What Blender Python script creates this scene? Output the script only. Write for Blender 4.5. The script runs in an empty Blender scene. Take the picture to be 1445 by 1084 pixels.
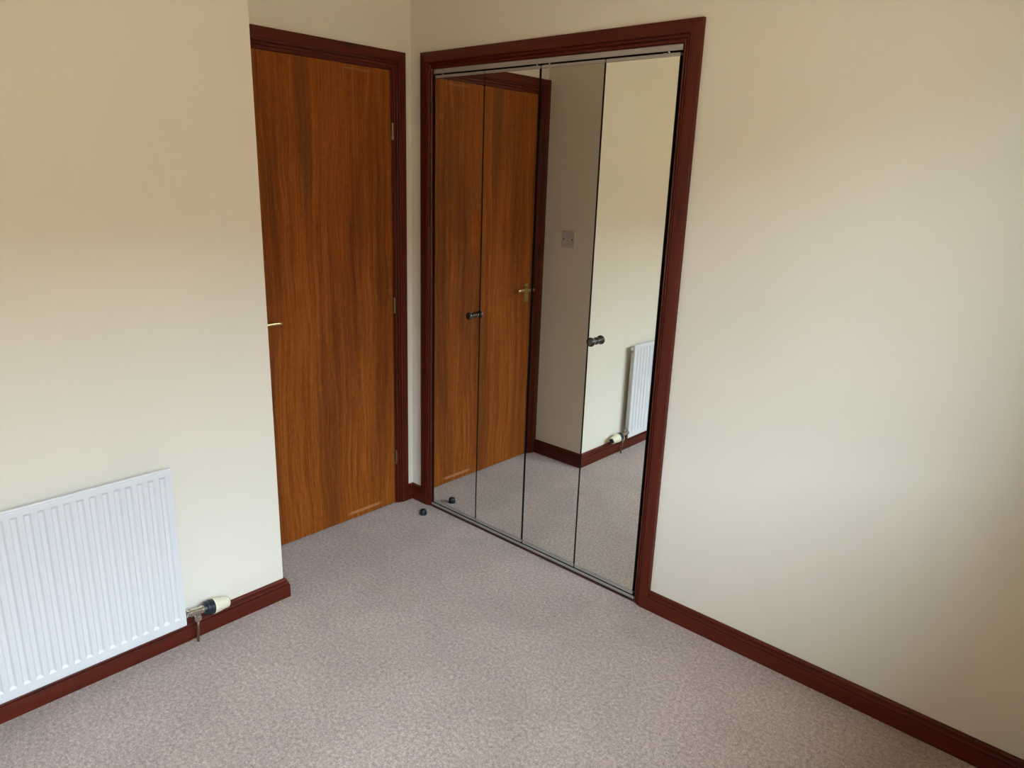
import bpy, bmesh, math, random
from mathutils import Vector, Matrix
random.seed(7)
S = bpy.context.scene
C = S.collection
PI = math.pi

# ---------------------------------------------------------------- camera
F_PX, CAM = 1019.0134, Vector((2.6043, -2.1903, 1.5777))
YAW, PITCH, ROLL = 0.7287, -0.2794, 0.0344
fw = Vector((-math.sin(YAW) * math.cos(PITCH), math.cos(YAW) * math.cos(PITCH), math.sin(PITCH)))
rt = Vector((math.cos(YAW), math.sin(YAW), 0))
up = rt.cross(fw)
r2 = math.cos(ROLL) * rt + math.sin(ROLL) * up
u2 = -math.sin(ROLL) * rt + math.cos(ROLL) * up
cd = bpy.data.cameras.new('camera')
cam = bpy.data.objects.new('camera', cd)
C.objects.link(cam)
m = Matrix((r2, u2, -fw)).transposed().to_4x4()
m.translation = CAM
cam.matrix_world = m
cd.sensor_fit = 'HORIZONTAL'
cd.sensor_width = 36
cd.lens = F_PX / 1445 * 36
cd.clip_start = 0.02
S.camera = cam

# ---------------------------------------------------------------- world, exposure
XW = 2.69                      # inner face of the window wall
WY0, WY1, WZ0, WZ1 = -2.52, -0.68, 0.94, 2.07   # window opening
WT = 0.32                      # thickness of the window wall
SKY = 7.0
w = bpy.data.worlds.new('overcast_sky')
S.world = w
w.use_nodes = True
nt = w.node_tree
nt.nodes.clear()
tc = nt.nodes.new('ShaderNodeTexCoord')
sx = nt.nodes.new('ShaderNodeSeparateXYZ')
mr = nt.nodes.new('ShaderNodeMapRange')     # overcast sky: (1 + 2 sin e) / 3
mr.inputs['From Min'].default_value = 0
mr.inputs['From Max'].default_value = 1
mr.inputs['To Min'].default_value = 0.5
mr.inputs['To Max'].default_value = 1.0
mu = nt.nodes.new('ShaderNodeMath')
mu.operation = 'MULTIPLY'
mu.inputs[1].default_value = SKY
bg = nt.nodes.new('ShaderNodeBackground')
bg.inputs['Color'].default_value = (0.68, 0.835, 1.0, 1)
wo = nt.nodes.new('ShaderNodeOutputWorld')
nt.links.new(tc.outputs['Generated'], sx.inputs[0])
nt.links.new(sx.outputs['Z'], mr.inputs['Value'])
nt.links.new(mr.outputs['Result'], mu.inputs[0])
nt.links.new(mu.outputs[0], bg.inputs['Strength'])
nt.links.new(bg.outputs[0], wo.inputs[0])

pl = bpy.data.lights.new('window_portal', 'AREA')   # sampling portal only: the light is the sky's
pl.shape = 'RECTANGLE'
pl.size = WY1 - WY0
pl.size_y = WZ1 - WZ0
pl.cycles.is_portal = True
po = bpy.data.objects.new('window_portal', pl)
C.objects.link(po)
po.matrix_world = Matrix(((0, 0, 1, XW + WT - 0.02), (1, 0, 0, (WY0 + WY1) / 2), (0, 1, 0, (WZ0 + WZ1) / 2), (0, 0, 0, 1)))

S.view_settings.view_transform = 'Standard'
S.view_settings.look = 'None'
S.view_settings.exposure = 2.42
S.view_settings.gamma = 1
S.view_settings.use_curve_mapping = False
S.cycles.max_bounces = 16
S.cycles.diffuse_bounces = 8
S.cycles.glossy_bounces = 8
S.cycles.transparent_max_bounces = 12
S.cycles.use_denoising = True
S.cycles.caustics_reflective = True


# ---------------------------------------------------------------- materials
class Mat:
    def __init__(self, name, color=(0.5, 0.5, 0.5), rough=0.5, metal=0.0, coat=0.0, spec=0.5):
        self.m = bpy.data.materials.new(name)
        self.m.use_nodes = True
        self.t = self.m.node_tree
        self.b = self.t.nodes['Principled BSDF']
        self.b.inputs['Base Color'].default_value = (*color, 1)
        self.b.inputs['Roughness'].default_value = rough
        self.b.inputs['Metallic'].default_value = metal
        self.b.inputs['Coat Weight'].default_value = coat
        self.b.inputs['Specular IOR Level'].default_value = spec

    def n(self, kind, **kw):
        nd = self.t.nodes.new(kind)
        for k, v in kw.items():
            if k in nd.inputs.keys():
                nd.inputs[k].default_value = v
            else:
                setattr(nd, k, v)
        return nd

    def l(self, a, b):
        self.t.links.new(a, b)

    def coords(self, scale=(1, 1, 1), kind='Object', loc=(0, 0, 0)):
        t = self.n('ShaderNodeTexCoord')
        mp = self.n('ShaderNodeMapping')
        mp.inputs['Scale'].default_value = scale
        mp.inputs['Location'].default_value = loc
        self.l(t.outputs[kind], mp.inputs[0])
        return mp.outputs[0]

    def noise(self, co, scale, detail=4, rough=0.55, dist=0.0):
        nd = self.n('ShaderNodeTexNoise')
        nd.inputs['Scale'].default_value = scale
        nd.inputs['Detail'].default_value = detail
        nd.inputs['Roughness'].default_value = rough
        nd.inputs['Distortion'].default_value = dist
        self.l(co, nd.inputs['Vector'])
        return nd.outputs['Fac']

    def ramp(self, fac, stops):
        r = self.n('ShaderNodeValToRGB')
        e = r.color_ramp.elements
        while len(e) < len(stops):
            e.new(0.5)
        for i, (p, c) in enumerate(stops):
            e[i].position = p
            e[i].color = (*c, 1)
        self.l(fac, r.inputs[0])
        return r.outputs['Color']

    def mix(self, a, b, fac, mode='MIX'):
        x = self.n('ShaderNodeMix', data_type='RGBA', blend_type=mode)
        for s, v in ((x.inputs[6], a), (x.inputs[7], b), (x.inputs[0], fac)):
            if hasattr(v, 'links'):
                self.l(v, s)
            elif isinstance(v, tuple):
                s.default_value = (*v, 1)
            else:
                s.default_value = v
        return x.outputs[2]

    def math(self, op, a, b=0.0, clamp=False):
        x = self.n('ShaderNodeMath', operation=op, use_clamp=clamp)
        for s, v in ((x.inputs[0], a), (x.inputs[1], b)):
            if hasattr(v, 'links'):
                self.l(v, s)
            else:
                s.default_value = v
        return x.outputs[0]

    def bump(self, h, strength, dist):
        x = self.n('ShaderNodeBump')
        x.inputs['Strength'].default_value = strength
        x.inputs['Distance'].default_value = dist
        self.l(h, x.inputs['Height'])
        self.l(x.outputs[0], self.b.inputs['Normal'])

    def color(self, s):
        self.l(s, self.b.inputs['Base Color'])

    def rough(self, s):
        self.l(s, self.b.inputs['Roughness'])


def wall_paint(name, col):
    k = Mat(name, col, 0.75, spec=0.25)
    co = k.coords((1, 1, 1))
    n1 = k.noise(co, 1.3, 2)
    k.color(k.ramp(n1, [(0.3, tuple(c * 0.975 for c in col)), (0.7, tuple(min(1, c * 1.02) for c in col))]))
    st = k.coords((60, 60, 4))
    n2 = k.noise(st, 1.0, 3)
    n3 = k.noise(co, 160, 2)
    k.bump(k.math('ADD', k.math('MULTIPLY', n2, 0.7), k.math('MULTIPLY', n3, 0.4)), 0.10, 0.002)
    return k.m


M_WALL = wall_paint('cream_wall_paint', (0.74, 0.672, 0.572))
M_CEIL = Mat('ceiling_white', (0.80, 0.73, 0.63), 0.8, spec=0.2).m


def stained(name, axis):
    k = Mat(name, (0.1, 0.015, 0.006), 0.42, spec=0.28)
    sc = [70, 70, 70]
    sc[axis] = 2.5
    co = k.coords(tuple(sc))
    n1 = k.noise(co, 1.0, 5, 0.6, 0.3)
    n2 = k.noise(k.coords((6, 6, 6)), 1.0, 2)
    c = k.ramp(n1, [(0.25, (0.056, 0.0062, 0.0020)), (0.55, (0.092, 0.0112, 0.0032)), (0.8, (0.128, 0.0175, 0.0048))])
    c = k.mix(c, (0.084, 0.0090, 0.0027), k.math('MULTIPLY', n2, 0.6))
    vo = k.n('ShaderNodeTexVoronoi')
    vo.inputs['Scale'].default_value = 1.0
    vs = [9, 9, 9]
    vs[axis] = 3.2
    k.l(k.coords(tuple(vs)), vo.inputs['Vector'])
    knot = k.ramp(vo.outputs['Distance'], [(0.05, (1, 1, 1)), (0.16, (0, 0, 0))])
    c = k.mix(c, (0.022, 0.005, 0.003), k.math('MULTIPLY', knot, 0.75))
    k.color(c)
    k.bump(n1, 0.12, 0.001)
    return k.m


M_STAIN = [stained('mahogany_stain_grain_%s' % a, i) for i, a in enumerate('xyz')]


def veneer():
    k = Mat('sapele_door_veneer', (0.2, 0.07, 0.015), 0.6, spec=0.14)
    warp = k.noise(k.coords((1, 2.2, 0.55)), 2.2, 3, 0.5)
    t = k.n('ShaderNodeTexCoord')
    s = k.n('ShaderNodeSeparateXYZ')
    k.l(t.outputs['Object'], s.inputs[0])
    Y, Z = s.outputs['Y'], s.outputs['Z']
    # flowing grain: the across-door coordinate is bent by a slow noise
    yy = k.math('ADD', Y, k.math('MULTIPLY', k.math('SUBTRACT', warp, 0.5), 0.10))
    cv = k.n('ShaderNodeCombineXYZ')
    k.l(k.math('MULTIPLY', yy, 60), cv.inputs['X'])
    k.l(k.math('MULTIPLY', Z, 0.55), cv.inputs['Y'])
    g1 = k.noise(cv.outputs[0], 1.0, 5, 0.62)
    cv2 = k.n('ShaderNodeCombineXYZ')
    k.l(k.math('MULTIPLY', yy, 230), cv2.inputs['X'])
    k.l(k.math('MULTIPLY', Z, 5.0), cv2.inputs['Y'])
    g2 = k.noise(cv2.outputs[0], 1.0, 3, 0.6)
    cv3 = k.n('ShaderNodeCombineXYZ')
    k.l(k.math('MULTIPLY', Y, 5.0), cv3.inputs['X'])
    k.l(k.math('MULTIPLY', Z, 0.5), cv3.inputs['Y'])
    g3 = k.noise(cv3.outputs[0], 1.0, 2, 0.5)
    fleck = k.noise(k.coords((1, 160, 38)), 1.0, 2, 0.5)
    f = k.math('ADD', k.math('MULTIPLY', g1, 0.46), k.math('MULTIPLY', g2, 0.36))
    f = k.math('ADD', f, k.math('MULTIPLY', fleck, 0.18))
    c = k.ramp(f, [(0.36, (0.132, 0.031, 0.0040)), (0.50, (0.245, 0.061, 0.0055)), (0.64, (0.385, 0.117, 0.0150))])
    c = k.mix(c, (0.52, 0.48, 0.50), k.ramp(g3, [(0.48, (0, 0, 0)), (0.70, (0.75, 0.75, 0.75))]), 'MULTIPLY')

    def band(v, lo, hi, soft):
        a = k.math('DIVIDE', k.math('SUBTRACT', v, lo), soft, True)
        b = k.math('DIVIDE', k.math('SUBTRACT', hi, v), soft, True)
        return k.math('MULTIPLY', a, b)
    # rubbed patches at the foot and the head of the leaf, darker joint line of two veneer leaves
    wear = k.math('MULTIPLY', band(Y, -0.405, -0.195, 0.03), band(Z, 0.026, 0.046, 0.006))
    c = k.mix(c, (0.46, 0.20, 0.085), k.math('MULTIPLY', wear, 0.65))
    wear2 = k.math('MULTIPLY', band(Y, -0.37, -0.205, 0.03), band(Z, 1.968, 1.980, 0.004))
    c = k.mix(c, (0.30, 0.12, 0.05), k.math('MULTIPLY', wear2, 0.6))
    dark = k.math('MULTIPLY', band(Y, -0.60, -0.50, 0.045), band(Z, 1.30, 2.3, 0.35))
    c = k.mix(c, (0.085, 0.030, 0.010), k.math('MULTIPLY', dark, 0.6))
    k.color(c)
    k.bump(g2, 0.08, 0.0006)
    return k.m


M_VENEER = veneer()


def carpet():
    k = Mat('taupe_pile_carpet', (0.3, 0.26, 0.24), 0.95, spec=0.05)
    k.b.inputs['Sheen Weight'].default_value = 0.25
    k.b.inputs['Sheen Roughness'].default_value = 0.6
    co = k.coords((1, 1, 1))
    n1 = k.noise(co, 210, 3, 0.7)
    n2 = k.noise(co, 85, 2, 0.6)
    n3 = k.noise(co, 3.2, 3, 0.55, 0.4)
    f = k.math('ADD', k.math('MULTIPLY', n1, 0.6), k.math('MULTIPLY', n2, 0.4))
    c = k.ramp(f, [(0.32, (0.20, 0.142, 0.118)), (0.50, (0.435, 0.325, 0.278)), (0.68, (0.71, 0.56, 0.49))])
    c = k.mix(c, k.ramp(n3, [(0.30, (0.84, 0.83, 0.82)), (0.7, (1.0, 1.0, 1.0))]), 1.0, 'MULTIPLY')
    k.color(c)
    k.bump(f, 0.85, 0.006)
    return k.m


M_CARPET = carpet()
M_MIRROR = Mat('silvered_mirror', (0.885, 0.90, 0.855), 0.0, 1.0).m
M_DARKWOOD = Mat('dark_timber_strip', (0.032, 0.009, 0.005), 0.4, spec=0.4)
_n = M_DARKWOOD.noise(M_DARKWOOD.coords((3, 80, 80)), 1.0, 3)
M_DARKWOOD.color(M_DARKWOOD.ramp(_n, [(0.35, (0.022, 0.007, 0.004)), (0.7, (0.060, 0.016, 0.007))]))
M_DARKWOOD = M_DARKWOOD.m
M_EDGE = Mat('dark_glass_edge', (0.012, 0.016, 0.014), 0.3, spec=0.3).m
M_ALU = Mat('satin_aluminium', (0.43, 0.40, 0.375), 0.42, 0.45)
_n = M_ALU.noise(M_ALU.coords((3, 200, 200)), 1.0, 2)
M_ALU.rough(M_ALU.ramp(_n, [(0.3, (0.34,) * 3), (0.7, (0.5,) * 3)]))
M_ALU = M_ALU.m
M_BLACK = Mat('black_slot_shade', (0.006, 0.006, 0.006), 0.8, spec=0.1).m  # near-black colour stands in for the shade inside the tracks
M_BOARD = Mat('dark_board_and_gap_shade', (0.012, 0.010, 0.009), 0.7, spec=0.2).m
M_KNOB = Mat('dark_bronze_gloss', (0.020, 0.013, 0.011), 0.16, 0.0, coat=0.6).m
M_RUB = Mat('black_rubber', (0.010, 0.013, 0.016), 0.42).m
M_BRASS = Mat('polished_brass', (0.62, 0.47, 0.22), 0.20, 1.0)
_n = M_BRASS.noise(M_BRASS.coords(), 90, 2)
M_BRASS.color(M_BRASS.ramp(_n, [(0.35, (0.50, 0.37, 0.17)), (0.65, (0.68, 0.53, 0.27))]))
M_BRASS = M_BRASS.m
M_OLDBRASS = Mat('tarnished_brass', (0.22, 0.18, 0.085), 0.42, 0.85).m
M_CHROME = Mat('nickel_plate', (0.62, 0.59, 0.55), 0.2, 1.0).m
M_COPPER = Mat('dull_copper_pipe', (0.22, 0.15, 0.11), 0.42, 0.8).m
M_WHITE = Mat('radiator_white_enamel', (0.66, 0.645, 0.655), 0.35, spec=0.5).m
M_FIN = Mat('convector_white', (0.66, 0.63, 0.59), 0.55).m
M_PLAST = Mat('switch_white_plastic', (0.54, 0.50, 0.49), 0.4).m
M_UPVC = Mat('white_upvc', (0.84, 0.84, 0.83), 0.35).m
M_CREAM = Mat('cream_plastic', (0.74, 0.67, 0.50), 0.4).m
M_NAVY = Mat('black_collar_plastic', (0.012, 0.016, 0.024), 0.4).m
M_FLECK = Mat('white_fluff', (0.85, 0.84, 0.8), 0.9).m
M_GRAVEL = Mat('gravel_tan', (0.09, 0.14, 0.045), 0.9, spec=0.1)
_n = M_GRAVEL.noise(M_GRAVEL.coords(), 4, 4)
M_GRAVEL.color(M_GRAVEL.ramp(_n, [(0.3, (0.26, 0.18, 0.10)), (0.7, (0.34, 0.24, 0.14))]))
M_GRAVEL = M_GRAVEL.m


M_BRICK = Mat('sky_blocker_render', (0.42, 0.30, 0.19), 0.9, spec=0.1)
_n = M_BRICK.noise(M_BRICK.coords(), 6, 3)
M_BRICK.color(M_BRICK.ramp(_n, [(0.3, (0.36, 0.25, 0.15)), (0.7, (0.46, 0.33, 0.21))]))
M_BRICK = M_BRICK.m
M_TILE = Mat('brown_roof_tile', (0.16, 0.09, 0.06), 0.85, spec=0.1).m


def glass():
    k = Mat('window_glass')
    k.t.nodes.remove(k.b)
    out = [n for n in k.t.nodes if n.type == 'OUTPUT_MATERIAL'][0]
    tr = k.n('ShaderNodeBsdfTransparent')
    tr.inputs[0].default_value = (0.95, 0.97, 0.96, 1)
    gl = k.n('ShaderNodeBsdfGlossy')
    gl.inputs['Roughness'].default_value = 0.0
    fr = k.n('ShaderNodeFresnel')
    ge = k.n('ShaderNodeNewGeometry')     # the node inverts its IOR on back faces: undo that, the rays here are not bent
    k.l(k.math('SUBTRACT', 1.5, k.math('MULTIPLY', ge.outputs['Backfacing'], 1.5 - 1 / 1.5)), fr.inputs['IOR'])
    mx = k.n('ShaderNodeMixShader')
    k.l(fr.outputs[0], mx.inputs[0])
    k.l(tr.outputs[0], mx.inputs[1])
    k.l(gl.outputs[0], mx.inputs[2])
    k.l(mx.outputs[0], out.inputs[0])
    return k.m


M_GLASS = glass()


# ---------------------------------------------------------------- mesh helpers
class MB:
    def __init__(self):
        self.v, self.f, self.s = [], [], []

    def add(self, vs, fs, smooth=False):
        o = len(self.v)
        self.v += [tuple(p) for p in vs]
        self.f += [tuple(i + o for i in f) for f in fs]
        self.s += [smooth] * len(fs)
        return self

    def box(self, a, b):
        x0, y0, z0 = (min(a[i], b[i]) for i in range(3))
        x1, y1, z1 = (max(a[i], b[i]) for i in range(3))
        return self.add([(x0, y0, z0), (x1, y0, z0), (x1, y1, z0), (x0, y1, z0), (x0, y0, z1), (x1, y0, z1), (x1, y1, z1), (x0, y1, z1)],
                        [(0, 3, 2, 1), (4, 5, 6, 7), (0, 1, 5, 4), (1, 2, 6, 5), (2, 3, 7, 6), (3, 0, 4, 7)])

    def loft(self, rings, closed=True, caps=True, smooth=False):
        n = len(rings[0])
        vs = [p for r in rings for p in r]
        fs = []
        for i in range(len(rings) - 1):
            for j in range(n if closed else n - 1):
                a, b = i * n + j, i * n + (j + 1) % n
                fs.append((a, b, b + n, a + n))
        self.add(vs, fs, smooth)
        if caps:
            o = len(self.v) - len(vs)
            self.f += [tuple(o + j for j in range(n))[::-1], tuple(o + (len(rings) - 1) * n + j for j in range(n))]
            self.s += [False, False]
        return self

    def lathe(self, base, axis, prof, n=28, smooth=True, cap=True):
        a = Vector(axis).normalized()
        e1 = a.orthogonal().normalized()
        e2 = a.cross(e1)
        rings = []
        for s, r in prof:
            c = Vector(base) + a * s
            rings.append([c + (e1 * math.cos(2 * PI * k / n) + e2 * math.sin(2 * PI * k / n)) * r for k in range(n)])
        return self.loft(rings, True, cap, smooth)

    def tube(self, pts, r, n=12):
        pts = [Vector(p) for p in pts]
        rings = []
        prev = None
        for i, p in enumerate(pts):
            d = (pts[min(i + 1, len(pts) - 1)] - pts[max(i - 1, 0)]).normalized()
            e1 = d.orthogonal().normalized() if prev is None else (prev - d * prev.dot(d)).normalized()
            prev = e1
            e2 = d.cross(e1)
            rr = r[i] if isinstance(r, (list, tuple)) else r
            rings.append([p + (e1 * math.cos(2 * PI * k / n) + e2 * math.sin(2 * PI * k / n)) * rr for k in range(n)])
        return self.loft(rings, True, True, True)

    def build(self, name, mat, parent=None, bevel=0, seg=2, sharp=None):
        me = bpy.data.meshes.new(name)
        me.from_pydata(self.v, [], self.f)
        me.polygons.foreach_set('use_smooth', self.s)
        bm = bmesh.new()
        bm.from_mesh(me)
        bmesh.ops.recalc_face_normals(bm, faces=bm.faces)
        bm.to_mesh(me)
        bm.free()
        if sharp:
            me.set_sharp_from_angle(angle=math.radians(sharp))
        me.materials.append(mat)
        o = bpy.data.objects.new(name, me)
        C.objects.link(o)
        if parent:
            o.parent = parent
        if bevel:
            b = o.modifiers.new('bevel', 'BEVEL')
            b.width = bevel
            b.segments = seg
            b.limit_method = 'ANGLE'
            b.angle_limit = math.radians(35)
            b.harden_normals = False
        return o


def tag(o, label, cat, group=None, kind=None):
    o['label'] = label
    o['category'] = cat
    if group:
        o['group'] = group
    if kind:
        o['kind'] = kind
    return o


def empty(name, loc, label, cat, group=None, kind=None):
    o = bpy.data.objects.new(name, None)
    C.objects.link(o)
    o.location = loc
    o.empty_display_size = 0.1
    return tag(o, label, cat, group, kind)


# ---------------------------------------------------------------- dimensions
D, WRET = 0.350, 0.9373            # radiator wall plane x, return wall plane y
YB, ZC = -3.05, 2.42               # back wall, ceiling
T = 0.14
CX0, CX1, CZ = 0.147, 1.3297, 2.0013   # wardrobe opening inside its architrave
DY0, DY1, DZ = -0.875, -0.1035, 2.0045  # door opening inside its architrave

# ---------------------------------------------------------------- room shell
tag(MB().box((-0.6, YB - T, -0.12), (XW + WT, 0.78, 0)).build('floor', M_CARPET), 'taupe cut pile carpet covering the whole bedroom floor', 'carpet', kind='structure')
tag(MB().box((-0.6, YB - T, ZC), (XW + WT + 0.02, 0.78, ZC + 0.1)).build('ceiling', M_CEIL), 'plain white ceiling above the cream walls', 'ceiling', kind='structure')
b = MB()
b.box((-T, 0, 0), (CX0 - 0.012, 0.11, ZC)).box((CX1 + 0.012, 0, 0), (XW + WT + 0.02, 0.11, ZC)).box((CX0 - 0.012, 0, CZ + 0.012), (CX1 + 0.012, 0.11, ZC))
tag(b.build('wall_right', M_WALL), 'cream painted wall holding the mirrored wardrobe', 'wall', kind='structure')
b = MB()
b.box((-T, -0.095, 0), (0, 0, ZC)).box((-T, -WRET, 0), (0, -0.884, ZC)).box((-T, -0.884, 2.014), (0, -0.095, ZC))
tag(b.build('wall_door', M_WALL), 'short cream wall around the wooden door', 'wall', kind='structure')
tag(MB().box((-T, YB, 0), (D, -WRET, ZC)).build('wall_left', M_WALL), 'cream wall with outer corner behind the radiator', 'wall', kind='structure')
tag(MB().box((-T, YB - T, 0), (XW + WT + 0.02, YB, ZC)).build('wall_back', M_WALL), 'cream back wall of the bedroom opposite the wardrobe', 'wall', kind='structure')
b = MB()
b.box((XW, YB, 0), (XW + WT, 0, WZ0)).box((XW, YB, WZ1), (XW + WT, 0, ZC)).box((XW, YB, WZ0), (XW + WT, WY0, WZ1)).box((XW, WY1, WZ0), (XW + WT, 0, WZ1))
tag(b.build('wall_window', M_WALL), 'cream wall with the bedroom window opposite the door', 'wall', kind='structure')
b = MB()
b.box((-0.05, 0.66, 0), (1.55, 0.72, ZC)).box((-0.11, 0.11, 0), (-0.05, 0.72, ZC)).box((1.55, 0.11, 0), (1.61, 0.72, ZC))
tag(b.build('wall_wardrobe', M_BOARD), 'unlit inside of the built-in wardrobe behind its mirrored doors', 'wall', kind='structure')
tag(MB().box((-0.6, -1.1, 0), (-0.55, 0.2, ZC)).box((-0.55, -1.15, 0), (-T, -1.05, ZC)).box((-0.55, 0.10, 0), (-T, 0.18, ZC)).build('wall_hall', M_WALL),
    'hall wall hidden behind the closed wooden door', 'wall', kind='structure')

# window (behind the camera): frame, sashes, panes, sill
wn = empty('window_1', (XW + 0.17, (WY0 + WY1) / 2, WZ0), 'white framed bedroom window lighting the room', 'window', kind='structure')
hw, hh = (WY1 - WY0) / 2, WZ1 - WZ0
b = MB()
b.box((-0.035, -hw, 0), (0.035, hw, 0.055)).box((-0.035, -hw, hh - 0.055), (0.035, hw, hh))
b.box((-0.035, -hw, 0.055), (0.035, -hw + 0.055, hh - 0.055)).box((-0.035, hw - 0.055, 0.055), (0.035, hw, hh - 0.055))
b.box((-0.035, -0.03, 0.055), (0.035, 0.03, hh - 0.055))
b.build('window_frame', M_UPVC, wn, 0.004)
for y0, y1 in ((-hw + 0.055, -0.03), (0.03, hw - 0.055)):
    MB().box((-0.004, y0, 0.055), (0.004, y1, hh - 0.055)).build('pane', M_GLASS, wn)
MB().box((-0.22, -hw - 0.04, -0.03), (-0.035, hw + 0.04, 0.0)).build('window_sill', M_UPVC, wn, 0.006)
# ground outside
tag(MB().box((XW + WT, -30, -0.6), (XW + 50, 30, -0.45)).build('ground', M_GRAVEL), 'tan gravel yard outside the window', 'ground', kind='structure')

# added house, out of view: it hides the low sky, so that only steep light falls on the carpet and the lower walls
HX, HZ = 7.0, 3.3
hs = empty('sky_blocker_house', (XW + HX, -1.2, -0.45), 'added unseen house outside the window hiding the low sky', 'house', kind='structure')
MB().box((0, -14, 0), (6, 14, HZ)).build('sky_blocker_wall', M_BRICK, hs)
b = MB()
b.loft([[Vector((-0.4, y, HZ - 0.1)), Vector((3, y, HZ + 1.5)), Vector((6.4, y, HZ - 0.1))] for y in (-14.3, 14.3)], True, True)
b.build('sky_blocker_roof', M_TILE, hs)

# ---------------------------------------------------------------- skirting (baseboards)
SK = [(0, 0.0775), (0.0045, 0.0775), (0.0080, 0.0755), (0.0104, 0.0715), (0.0104, 0.0670), (0.0092, 0.0635), (0.0100, 0.0620), (0.0140, 0.0612),
      (0.0154, 0.0580), (0.0146, 0.0545), (0.0122, 0.0530), (0.0126, 0.0518), (0.0172, 0.0512), (0.0180, 0.0490), (0.0180, 0.0), (0, 0.0)]


def skirt(name, pts, mat, side, label, off=0.0):
    """pts: plan polyline along the wall; side = +1 / -1: which side of it the room is on"""
    pts = [Vector((p[0], p[1])) for p in pts]
    n = len(pts)
    rings = []
    for i, p in enumerate(pts):
        ns = []
        for a, c in ((i - 1, i), (i, i + 1)):
            if 0 <= a and c < n:
                d = (pts[c] - pts[a]).normalized()
                ns.append(Vector((-d.y, d.x)) * side)
        nn = ns[0] if len(ns) == 1 else (ns[0] + ns[1]) / (1 + ns[0].dot(ns[1]))
        rings.append([Vector((p.x + nn.x * (q + (off if q > 0.009 else 0)), p.y + nn.y * (q + (off if q > 0.009 else 0)), z)) for q, z in SK])
    b = MB().loft(rings, True, True, True)
    return tag(b.build(name, mat, sharp=28), label, 'skirting board', kind='structure')


skirt('baseboard_right', [(1.3940, 0), (XW, 0)], M_STAIN[0], -1, 'dark mahogany skirting along the right wall beyond the wardrobe')
skirt('baseboard_corner', [(0.0, -0.0410), (0, 0), (0.083, 0)], M_STAIN[2], -1, 'short mahogany skirting in the corner between door and wardrobe')
sk_l = skirt('baseboard_left', [(D, -1.302), (D, -WRET), (0.018, -WRET)], M_STAIN[1], 1, 'mahogany skirting wrapping the outer corner right of the radiator')
skirt('baseboard_radiator', [(D, YB), (D, -1.302)], M_STAIN[1], -1, 'mahogany skirting running beneath the white radiator', 0.002)
skirt('baseboard_back', [(D, YB), (XW, YB)], M_STAIN[0], 1, 'mahogany skirting along the back wall')
skirt('baseboard_window', [(XW, YB), (XW, 0)], M_STAIN[1], 1, 'mahogany skirting under the window')
# the left run goes the other way round: flip it to the room side
bpy.data.objects.remove(sk_l)
skirt('baseboard_left', [(D, -1.302), (D, -WRET), (0.0, -WRET)], M_STAIN[1], -1, 'mahogany skirting wrapping the outer corner right of the radiator')

# ---------------------------------------------------------------- architraves
AR = [(0, 0), (0, 0.0150), (0.0008, 0.0172), (0.0026, 0.0180), (0.0380, 0.0180), (0.0394, 0.0170), (0.0398, 0.0085), (0.0422, 0.0080), (0.0434, 0.0138),
      (0.0460, 0.0150), (0.0485, 0.0138), (0.0508, 0.0096), (0.0514, 0.0052), (0.0534, 0.0050), (0.0544, 0.0092), (0.0572, 0.0108), (0.0598, 0.0100), (0.0612, 0.0066),
      (0.0630, 0.0050), (0.0630, 0)]


def architrave(root, a0, a1, ztop, width, place, grain_h):
    """two legs and a head, mitred; place(u, z, out) -> local point, u runs along the wall"""
    k = width / 0.063
    P = [(q * k, t) for q, t in AR]
    o = []
    b = MB().loft([[place(a0 + q, 0, t) for q, t in P], [place(a0 + q, ztop - q, t) for q, t in P]], True, True, True)
    o.append(b.build('architrave', M_STAIN[2], root, sharp=28))
    b = MB().loft([[place(a1 - q, 0, t) for q, t in P], [place(a1 - q, ztop - q, t) for q, t in P]], True, True, True)
    o.append(b.build('architrave', M_STAIN[2], root, sharp=28))
    b = MB().loft([[place(a0 + q, ztop - q, t) for q, t in P], [place(a1 - q, ztop - q, t) for q, t in P]], True, True, True)
    o.append(b.build('architrave', M_STAIN[grain_h], root, sharp=28))
    return o


# door surround
t1 = empty('trim_1', (0, 0, 0), 'dark mahogany moulded door frame around the wooden door', 'door frame', kind='structure')
architrave(t1, -0.9375, -0.0408, 2.0675, 0.063, lambda u, z, t: Vector((t, u, z)), 1)
MB().box((-T, -0.1165, 0), (0, -0.0955, 1.9925)).build('lining', M_STAIN[2], t1, 0.001)
MB().box((-T, -0.8835, 0), (0, -0.8490, 1.9925)).build('lining', M_STAIN[2], t1, 0.001)
MB().box((-T, -0.8835, 1.9925), (0, -0.0955, 2.0135)).build('lining', M_STAIN[1], t1, 0.001)
# wardrobe surround
t2 = empty('trim_2', (0, 0, 0), 'dark mahogany moulded frame around the mirrored wardrobe doors', 'door frame', kind='structure')
architrave(t2, 0.0820, 1.3947, 2.0663, 0.065, lambda u, z, t: Vector((u, -t, z)), 0)
MB().box((CX0 - 0.011, 0.0005, 0), (CX0 + 0.002, 0.11, CZ)).build('lining', M_BOARD, t2)  # side lining coloured near black for the shade in the door gap
MB().box((CX1 - 0.002, 0.0005, 0), (CX1 + 0.011, 0.11, CZ)).build('lining', M_BOARD, t2)  # same painted shade in the gap on this side
MB().box((CX0 - 0.011, 0.0005, CZ - 0.001), (CX1 + 0.011, 0.11, CZ + 0.011)).build('lining', M_STAIN[0], t2)
MB().box((CX0 + 0.001, -0.009, 0), (CX1 - 0.001, 0.06, 0.0105)).build('threshold_strip', M_DARKWOOD, t2, 0.0022)

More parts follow.
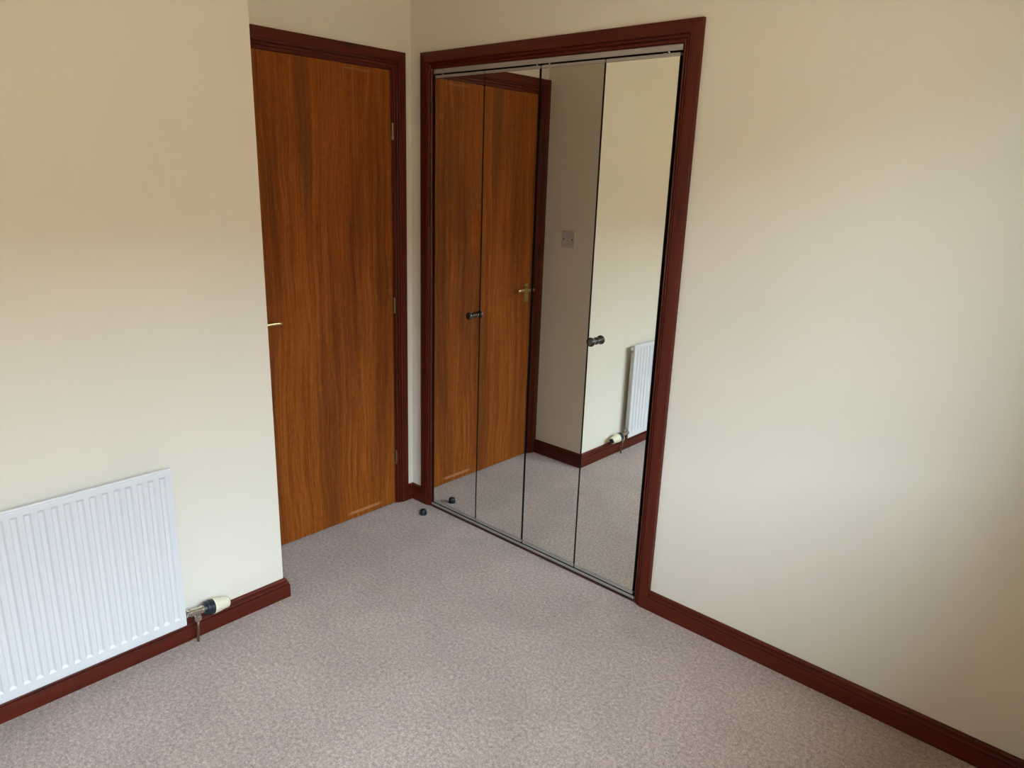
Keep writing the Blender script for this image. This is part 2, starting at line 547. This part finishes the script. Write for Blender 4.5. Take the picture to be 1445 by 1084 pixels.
# ---------------------------------------------------------------- door
LX = 0.008
dr = empty('door_1', (0, 0, 0), 'plain flush wooden door with orange brown sapele veneer', 'door', kind='structure')
MB().box((LX - 0.04, -0.8460, 0.007), (LX, -0.1195, 1.990)).build('leaf', M_VENEER, dr, 0.0012)
for zc in (1.748, 0.992, 0.249):
    b = MB()
    b.lathe((0.0125, -0.1130, zc - 0.035), (0, 0, 1), [(0, 0.0030), (0.0015, 0.0046), (0.0225, 0.0046), (0.0226, 0.0041), (0.0235, 0.0041), (0.0236, 0.0046),
                                                       (0.0465, 0.0046), (0.0466, 0.0041), (0.0475, 0.0041), (0.0476, 0.0046), (0.0685, 0.0046), (0.070, 0.0030)], 16)
    b.box((0.0005, -0.1185, zc - 0.034), (0.0105, -0.1155, zc + 0.034))
    b.box((0.0003, -0.1165, zc - 0.034), (0.0022, -0.1060, zc + 0.034))
    b.build('hinge', M_OLDBRASS, dr, sharp=30)
# handle: back plate with screws, neck and lever
pc = Vector((LX, -0.8085, 0.9665))
b = MB().box((LX, pc.y - 0.0175, pc.z - 0.050), (LX + 0.003, pc.y + 0.0175, pc.z + 0.050))
hp = b.build('handle_plate', M_BRASS, dr, 0.0012)
for dz in (-0.042, 0.042):
    for dy in (-0.0095, 0.0095):
        MB().lathe((LX + 0.003, pc.y + dy, pc.z + dz), (1, 0, 0), [(0, 0.0032), (0.0008, 0.0030), (0.0014, 0.0016)], 12).build('screw', M_BRASS, hp)
b = MB()
zl = 0.985
b.lathe((LX + 0.003, pc.y, zl), (1, 0, 0), [(0, 0.0125), (0.004, 0.0125), (0.006, 0.0095), (0.032, 0.0085), (0.040, 0.0090)], 20)
path = [(-0.026, 0.038, 0.0), (-0.012, 0.0405, 0.0), (0.0, 0.0415, 0.0), (0.020, 0.0415, 0.0015), (0.045, 0.0405, 0.003), (0.070, 0.0385, 0.0035), (0.088, 0.0370, 0.003), (0.098, 0.0365, 0.002), (0.104, 0.0368, 0.0015)]
hz = [0.0060, 0.0098, 0.0110, 0.0096, 0.0080, 0.0075, 0.0078, 0.0070, 0.0040]
hx = [0.0035, 0.0055, 0.0060, 0.0052, 0.0046, 0.0045, 0.0048, 0.0044, 0.0025]
rings = []
for (dy, dx, dz), a, c in zip(path, hz, hx):
    rings.append([Vector((LX + dx + c * math.cos(2 * PI * k / 16), pc.y + dy, zl + dz + a * math.sin(2 * PI * k / 16))) for k in range(16)])
b.loft(rings, True, True, True)
b.build('lever_handle', M_BRASS, dr, sharp=50)

# ---------------------------------------------------------------- mirrored bifold doors
EDGE = [(0.1600, 0.4460), (0.4525, 0.7330), (0.7425, 1.0250), (1.0315, 1.3155)]
Z0, ZM0, ZM1, Z1 = 0.0245, 0.0388, 1.9632, 1.9745
LBL = ['narrow mirrored wardrobe panel nearest the corner, dark knob near its right edge', 'mirrored wardrobe panel second from the corner, reflecting the door handle',
       'mirrored wardrobe panel third from the corner, reflecting the light switch', 'mirrored wardrobe panel farthest from the corner, reflecting the radiator, dark knob on it']
TILT = [0.0, 0.0, 0.0, 0.0]
for i, (x0, x1) in enumerate(EDGE):
    hx_ = (x0 + x1) / 2
    wd = empty('wardrobe_door', (hx_, 0, Z0), LBL[i], 'wardrobe door', 'mirrored bifold wardrobe doors')
    h = (x1 - x0) / 2
    zz = lambda z: z - Z0
    MB().box((-h, 0.0045, zz(ZM0) - 0.006), (h, 0.016, zz(ZM1) + 0.004)).build('backing_board', M_BOARD, wd)
    mo = MB().box((-h + 0.0004, 0.0, zz(ZM0)), (h - 0.0004, 0.0040, zz(ZM1))).build('mirror', M_MIRROR, wd).data
    mo.materials.append(M_EDGE)
    for p in mo.polygons:
        p.material_index = 0 if p.normal.y < -0.9 else 1
    MB().box((-h, -0.0006, zz(ZM1) + 0.0012), (h, 0.018, zz(Z1))).build('top_rail', M_ALU, wd, 0.0008)
    MB().box((-h, -0.0006, 0), (h, 0.018, zz(ZM0) - 0.0020)).build('bottom_rail', M_ALU, wd, 0.0008)
    px = {0: -h + 0.036, 1: h - 0.02, 2: -h + 0.03, 3: h - 0.045}[i]
    b = MB().lathe((px, 0.009, zz(Z1)), (0, 0, 1), [(0, 0.003), (0.0035, 0.003), (0.0036, 0.006), (0.006, 0.006), (0.0061, 0.003), (0.012, 0.003)], 12)
    b.box((px - 0.02, 0.004, zz(Z1)), (px - 0.006, 0.014, zz(Z1) + 0.002))
    b.build('pivot_pin', M_CHROME, wd, sharp=30)
    if i in (0, 3):
        kx, kz = ((0.4180, 0.9955), None, None, (1.0641, 0.9941))[i]
        prof = [(0, 0.0138), (0.002, 0.0142), (0.004, 0.0128), (0.007, 0.0108), (0.013, 0.0104), (0.019, 0.0112), (0.023, 0.0140), (0.0265, 0.0168), (0.0305, 0.0176), (0.0345, 0.0172),
                (0.0375, 0.0158), (0.0392, 0.0132), (0.0400, 0.0085), (0.0402, 0.001)]
        MB().lathe((kx - hx_, 0, kz - Z0), (0, -1, 0), prof, 32).build('knob', M_KNOB, wd)

# aluminium tracks at head and foot
b = MB()
b.box((CX0 + 0.0055, -0.0020, 1.9808), (CX1 - 0.0055, 0.0005, 1.9985))
ht = tag(b.build('head_track', M_ALU, None, 0.0004, 1), 'grey aluminium sliding track above the mirrored doors', 'door track')
MB().box((CX0 + 0.0055, 0.0007, 1.9940), (CX1 - 0.0055, 0.045, 1.9985)).box((CX0 + 0.0055, 0.020, 1.9770), (CX1 - 0.0055, 0.045, 1.9940)).build('channel_shade', M_BLACK, ht)  # inside of the head track painted black as slot shade
b = MB()
b.box((CX0 + 0.003, -0.0055, 0.0107), (CX1 - 0.003, 0.050, 0.0150)).box((CX0 + 0.003, -0.0055, 0.0150), (CX1 - 0.003, -0.0030, 0.0218)).box((CX0 + 0.003, 0.022, 0.0150), (CX1 - 0.003, 0.050, 0.0222))
ft = tag(b.build('floor_track', M_ALU, None, 0.0005, 1), 'grey aluminium floor track beneath the mirrored doors', 'door track')
MB().box((CX0 + 0.0035, -0.0029, 0.0151), (CX1 - 0.0035, 0.0219, 0.0216)).build('channel_shade', M_BLACK, ft)  # black fill paints the shade between bottom rail and track

# ---------------------------------------------------------------- light switch on the return wall (seen in the mirror)
sw = empty('light_switch', (0.186, -WRET, 1.2645), 'white square light switch on the shaded return wall beside the door', 'light switch')
MB().box((-0.043, 0, -0.043), (0.043, 0.0095, 0.043)).build('face_plate', M_PLAST, sw, 0.0018)
rk = MB()
rk.add([(-0.0055, 0.0095, -0.012), (0.0055, 0.0095, -0.012), (0.0055, 0.0095, 0.012), (-0.0055, 0.0095, 0.012), (-0.005, 0.0145, -0.0115), (0.005, 0.0145, -0.0115), (0.005, 0.0115, 0.0115), (-0.005, 0.0115, 0.0115)],
       [(0, 3, 2, 1), (4, 5, 6, 7), (0, 1, 5, 4), (1, 2, 6, 5), (2, 3, 7, 6), (3, 0, 4, 7)])
rk.build('rocker', M_PLAST, sw, 0.0006)
for dx in (-0.030, 0.030):
    MB().lathe((dx, 0.0094, 0), (0, 1, 0), [(0, 0.0042), (0.0006, 0.0040), (0.0008, 0.001)], 14).build('screw', M_BOARD, sw)

# ---------------------------------------------------------------- radiator
RX, RY1, RZ0, RZ1 = 0.4095, -1.3310, 0.0890, 0.6606
NG = 29
RY0 = -1.3605 - (NG - 1) * 0.0333 - 0.0295
ra = empty('radiator', (D, (RY0 + RY1) / 2, 0), 'white ribbed panel radiator hung low on the left wall', 'radiator')
ox, oy = D, (RY0 + RY1) / 2
b = MB()
xf, xb, xg = RX - ox, RX - ox - 0.0085, RX - ox - 0.0058
y0, y1 = RY0 - oy, RY1 - oy
gz0, gz1 = 0.120, 0.6365
sl, se = 0.0052, 0.0070
cur = y0
cent = sorted(-1.3605 - k * 0.0333 - oy for k in range(NG))


def quad(*p):
    b.add(p, [(0, 1, 2, 3)])


for gc in cent:
    a, c = gc - 0.0102, gc + 0.0102
    quad((xf, cur, gz0), (xf, a, gz0), (xf, a, gz1), (xf, cur, gz1))
    quad((xg, a + sl, gz0 + se), (xg, c - sl, gz0 + se), (xg, c - sl, gz1 - se), (xg, a + sl, gz1 - se))
    quad((xf, a, gz0), (xg, a + sl, gz0 + se), (xg, a + sl, gz1 - se), (xf, a, gz1))
    quad((xf, c, gz0), (xg, c - sl, gz0 + se), (xg, c - sl, gz1 - se), (xf, c, gz1))
    quad((xf, a, gz0), (xf, c, gz0), (xg, c - sl, gz0 + se), (xg, a + sl, gz0 + se))
    quad((xf, a, gz1), (xf, c, gz1), (xg, c - sl, gz1 - se), (xg, a + sl, gz1 - se))
    quad((xf, a, RZ0 + 0.004), (xf, c, RZ0 + 0.004), (xf, c, gz0), (xf, a, gz0))
    quad((xf, a, gz1), (xf, c, gz1), (xf, c, RZ1 - 0.010), (xf, a, RZ1 - 0.010))
    quad((xf, cur, RZ0 + 0.004), (xf, a, RZ0 + 0.004), (xf, a, gz0), (xf, cur, gz0))
    quad((xf, cur, gz1), (xf, a, gz1), (xf, a, RZ1 - 0.010), (xf, cur, RZ1 - 0.010))
    cur = c
for z0, z1 in ((RZ0 + 0.004, gz0), (gz0, gz1), (gz1, RZ1 - 0.010)):
    quad((xf, cur, z0), (xf, y1, z0), (xf, y1, z1), (xf, cur, z1))
# rolled edges, ends and back as a profile in x-z swept along the length
pr = [(xf, RZ1 - 0.010), (xf - 0.0012, RZ1 - 0.0085), (xf - 0.0012, RZ1 - 0.0070), (xf, RZ1 - 0.0055), (xf - 0.0008, RZ1 - 0.0015), (xf - 0.003, RZ1), (xb, RZ1), (xb, RZ0), (xf - 0.003, RZ0), (xf - 0.0008, RZ0 + 0.0012), (xf, RZ0 + 0.004)]
b.loft([[Vector((x, y0, z)) for x, z in pr], [Vector((x, y1, z)) for x, z in pr]], False, False)
for yy in (y0, y1):
    b.add([(x, yy, z) for x, z in pr], [tuple(range(len(pr)))])
panel = b.build('front_panel', M_WHITE, ra)
bm = bmesh.new()
bm.from_mesh(panel.data)
bmesh.ops.remove_doubles(bm, verts=bm.verts, dist=0.00005)
bmesh.ops.recalc_face_normals(bm, faces=bm.faces)
bm.to_mesh(panel.data)
bm.free()
bv = panel.modifiers.new('bevel', 'BEVEL')
bv.width, bv.segments, bv.limit_method, bv.angle_limit = 0.0011, 2, 'ANGLE', math.radians(20)
# folded convector sheet behind the panel
b = MB()
nf = 36
prev = None
pts = []
for k in range(nf):
    yy = y0 + 0.024 + (y1 - y0 - 0.048) * k / (nf - 1)
    pts += [(xb, yy - 0.004), (0.022, yy - 0.003), (0.022, yy + 0.004), (xb, yy + 0.005)]
ring = lambda z: [Vector((x, y, z)) for x, y in pts]
b.loft([ring(0.136), ring(0.612)], False, False)
cf = b.build('convector_fins', M_FIN, ra)
so = cf.modifiers.new('thickness', 'SOLIDIFY')
so.thickness = 0.0008
for yy, zz in ((y1 - 0.006, 0.645), (y0 + 0.006, 0.645), (y1 - 0.006, 0.1285), (y0 + 0.006, 0.1285)):
    top = zz > 0.5
    sg = 1 if yy > 0 else -1
    MB().lathe((0.0385, yy - sg * 0.028, zz - (0.008 if top else 0)), (0, sg, 0), [(0, 0.0120), (0.030, 0.0120), (0.0305, 0.0075), (0.036, 0.0070)], 20).build('tapping_boss', M_WHITE if top else M_CHROME, ra, sharp=35)
for yy in (y0 + 0.16, y1 - 0.16):
    MB().box((0.0008, yy - 0.014, 0.16), (0.003, yy + 0.014, 0.60)).box((0.003, yy - 0.010, 0.575), (0.020, yy + 0.010, 0.588)).box((0.003, yy - 0.010, 0.165), (0.020, yy + 0.010, 0.178)).build('wall_bracket', M_FIN, ra)

# thermostatic valve: body, collar, head, cap and feed pipe
A0, A1 = Vector((0.4065, -1.3330, 0.1298)), Vector((0.3960, -1.1790, 0.1075))
ax = (A1 - A0).normalized()
vb = empty('radiator_valve', (0.400, -1.287, 0), 'cream and black thermostatic radiator valve on a thin pipe above the skirting', 'radiator valve')
VO = Vector((0.400, -1.287, 0))
b = MB()
b.lathe(A0 - VO + ax * 0.004, ax, [(0, 0.0118), (0.012, 0.0118), (0.0125, 0.0142), (0.020, 0.0142), (0.0205, 0.0125), (0.055, 0.0125), (0.0555, 0.0145), (0.064, 0.0145)], 6 * 4)
q = A0 + ax * 0.044 - VO
b.lathe(Vector((q.x, q.y, q.z)), (-0.06, 0, -1), [(0, 0.010), (0.018, 0.0100), (0.0185, 0.0125), (0.034, 0.0125), (0.0345, 0.0085), (0.042, 0.0070)], 6, smooth=False)
b.build('valve_body', M_CHROME, vb, sharp=35)
MB().lathe(A0 - VO, ax, [(0.064, 0.0165), (0.070, 0.0185), (0.072, 0.0235), (0.079, 0.0245), (0.0795, 0.0235), (0.083, 0.0240), (0.0835, 0.0255), (0.0970, 0.0265)], 36).build('collar', M_NAVY, vb, sharp=35)
hd = MB().lathe(A0 - VO, ax, [(0.0972, 0.0262), (0.0985, 0.0272), (0.106, 0.0268), (0.118, 0.0248), (0.130, 0.0226), (0.144, 0.0206), (0.153, 0.0195), (0.1558, 0.0178), (0.1562, 0.0150)], 36).build('valve_head', M_CREAM, vb)
for k in range(8):
    an = 2 * PI * k / 8 + 0.2
    e1 = ax.orthogonal().normalized()
    e2 = ax.cross(e1)
    d = e1 * math.cos(an) + e2 * math.sin(an)
    MB().lathe(A0 - VO + ax * 0.1035 + d * 0.0262, d, [(0, 0.0012), (0.0012, 0.0011)], 8).build('number_mark', M_NAVY, hd)
MB().lathe(A0 - VO, ax, [(0.1558, 0.0150), (0.1585, 0.0148), (0.1595, 0.0130), (0.1580, 0.0100), (0.1570, 0.002)], 28).build('end_cap', M_NAVY, vb)
p0 = q + Vector((-0.0022, 0, -0.036))
pipe = MB().tube([p0 + VO - VO, Vector((p0.x - 0.003, p0.y - 0.001, 0.05)), Vector((0.392 - VO.x, -1.291 - VO.y, 0.02)), Vector((0.392 - VO.x, -1.292 - VO.y, -0.004))], 0.0042, 14)
pipe.build('feed_pipe', M_COPPER, vb)

# ---------------------------------------------------------------- small things on the carpet
ds = MB().lathe((0.0, 0.0, -0.001), (0, 0, 1), [(0, 0.0175), (0.003, 0.0180), (0.008, 0.0178), (0.013, 0.0168), (0.0205, 0.0152), (0.0238, 0.0138), (0.0256, 0.0112), (0.0260, 0.0045), (0.0230, 0.0040), (0.0225, 0.0005)], 32)
o = ds.build('doorstop', M_RUB)
o.location = (0.1885, -0.0945, 0)
tag(o, 'small black rubber doorstop on the carpet by the wardrobe corner', 'doorstop')


def fleck(loc, sz, rot, label):
    b = MB()
    rings = []
    for k in range(5):
        t = k / 4 - 0.5
        r = sz * 0.22 * (1 - (2 * t) ** 2 * 0.6)
        rings.append([Vector((t * sz * 2.2, r * math.cos(2 * PI * j / 7), 0.001 + 0.6 * r + 0.6 * r * math.sin(2 * PI * j / 7))) for j in range(7)])
    o = b.loft(rings, True, True, True).build('fluff_speck', M_FLECK)
    o.location = loc
    o.rotation_euler = (0, 0, rot)
    tag(o, label, 'speck', 'white specks on the carpet')


fleck((0.1595, -0.0975, 0), 0.0045, 0.8, 'tiny white speck on the carpet beside the black doorstop')
fleck((0.3850, -1.2330, 0), 0.0040, 0.2, 'tiny white speck on the carpet just right of the valve pipe')
fleck((0.3790, -1.5080, 0), 0.0035, 1.1, 'tiny white speck against the skirting below the radiator')
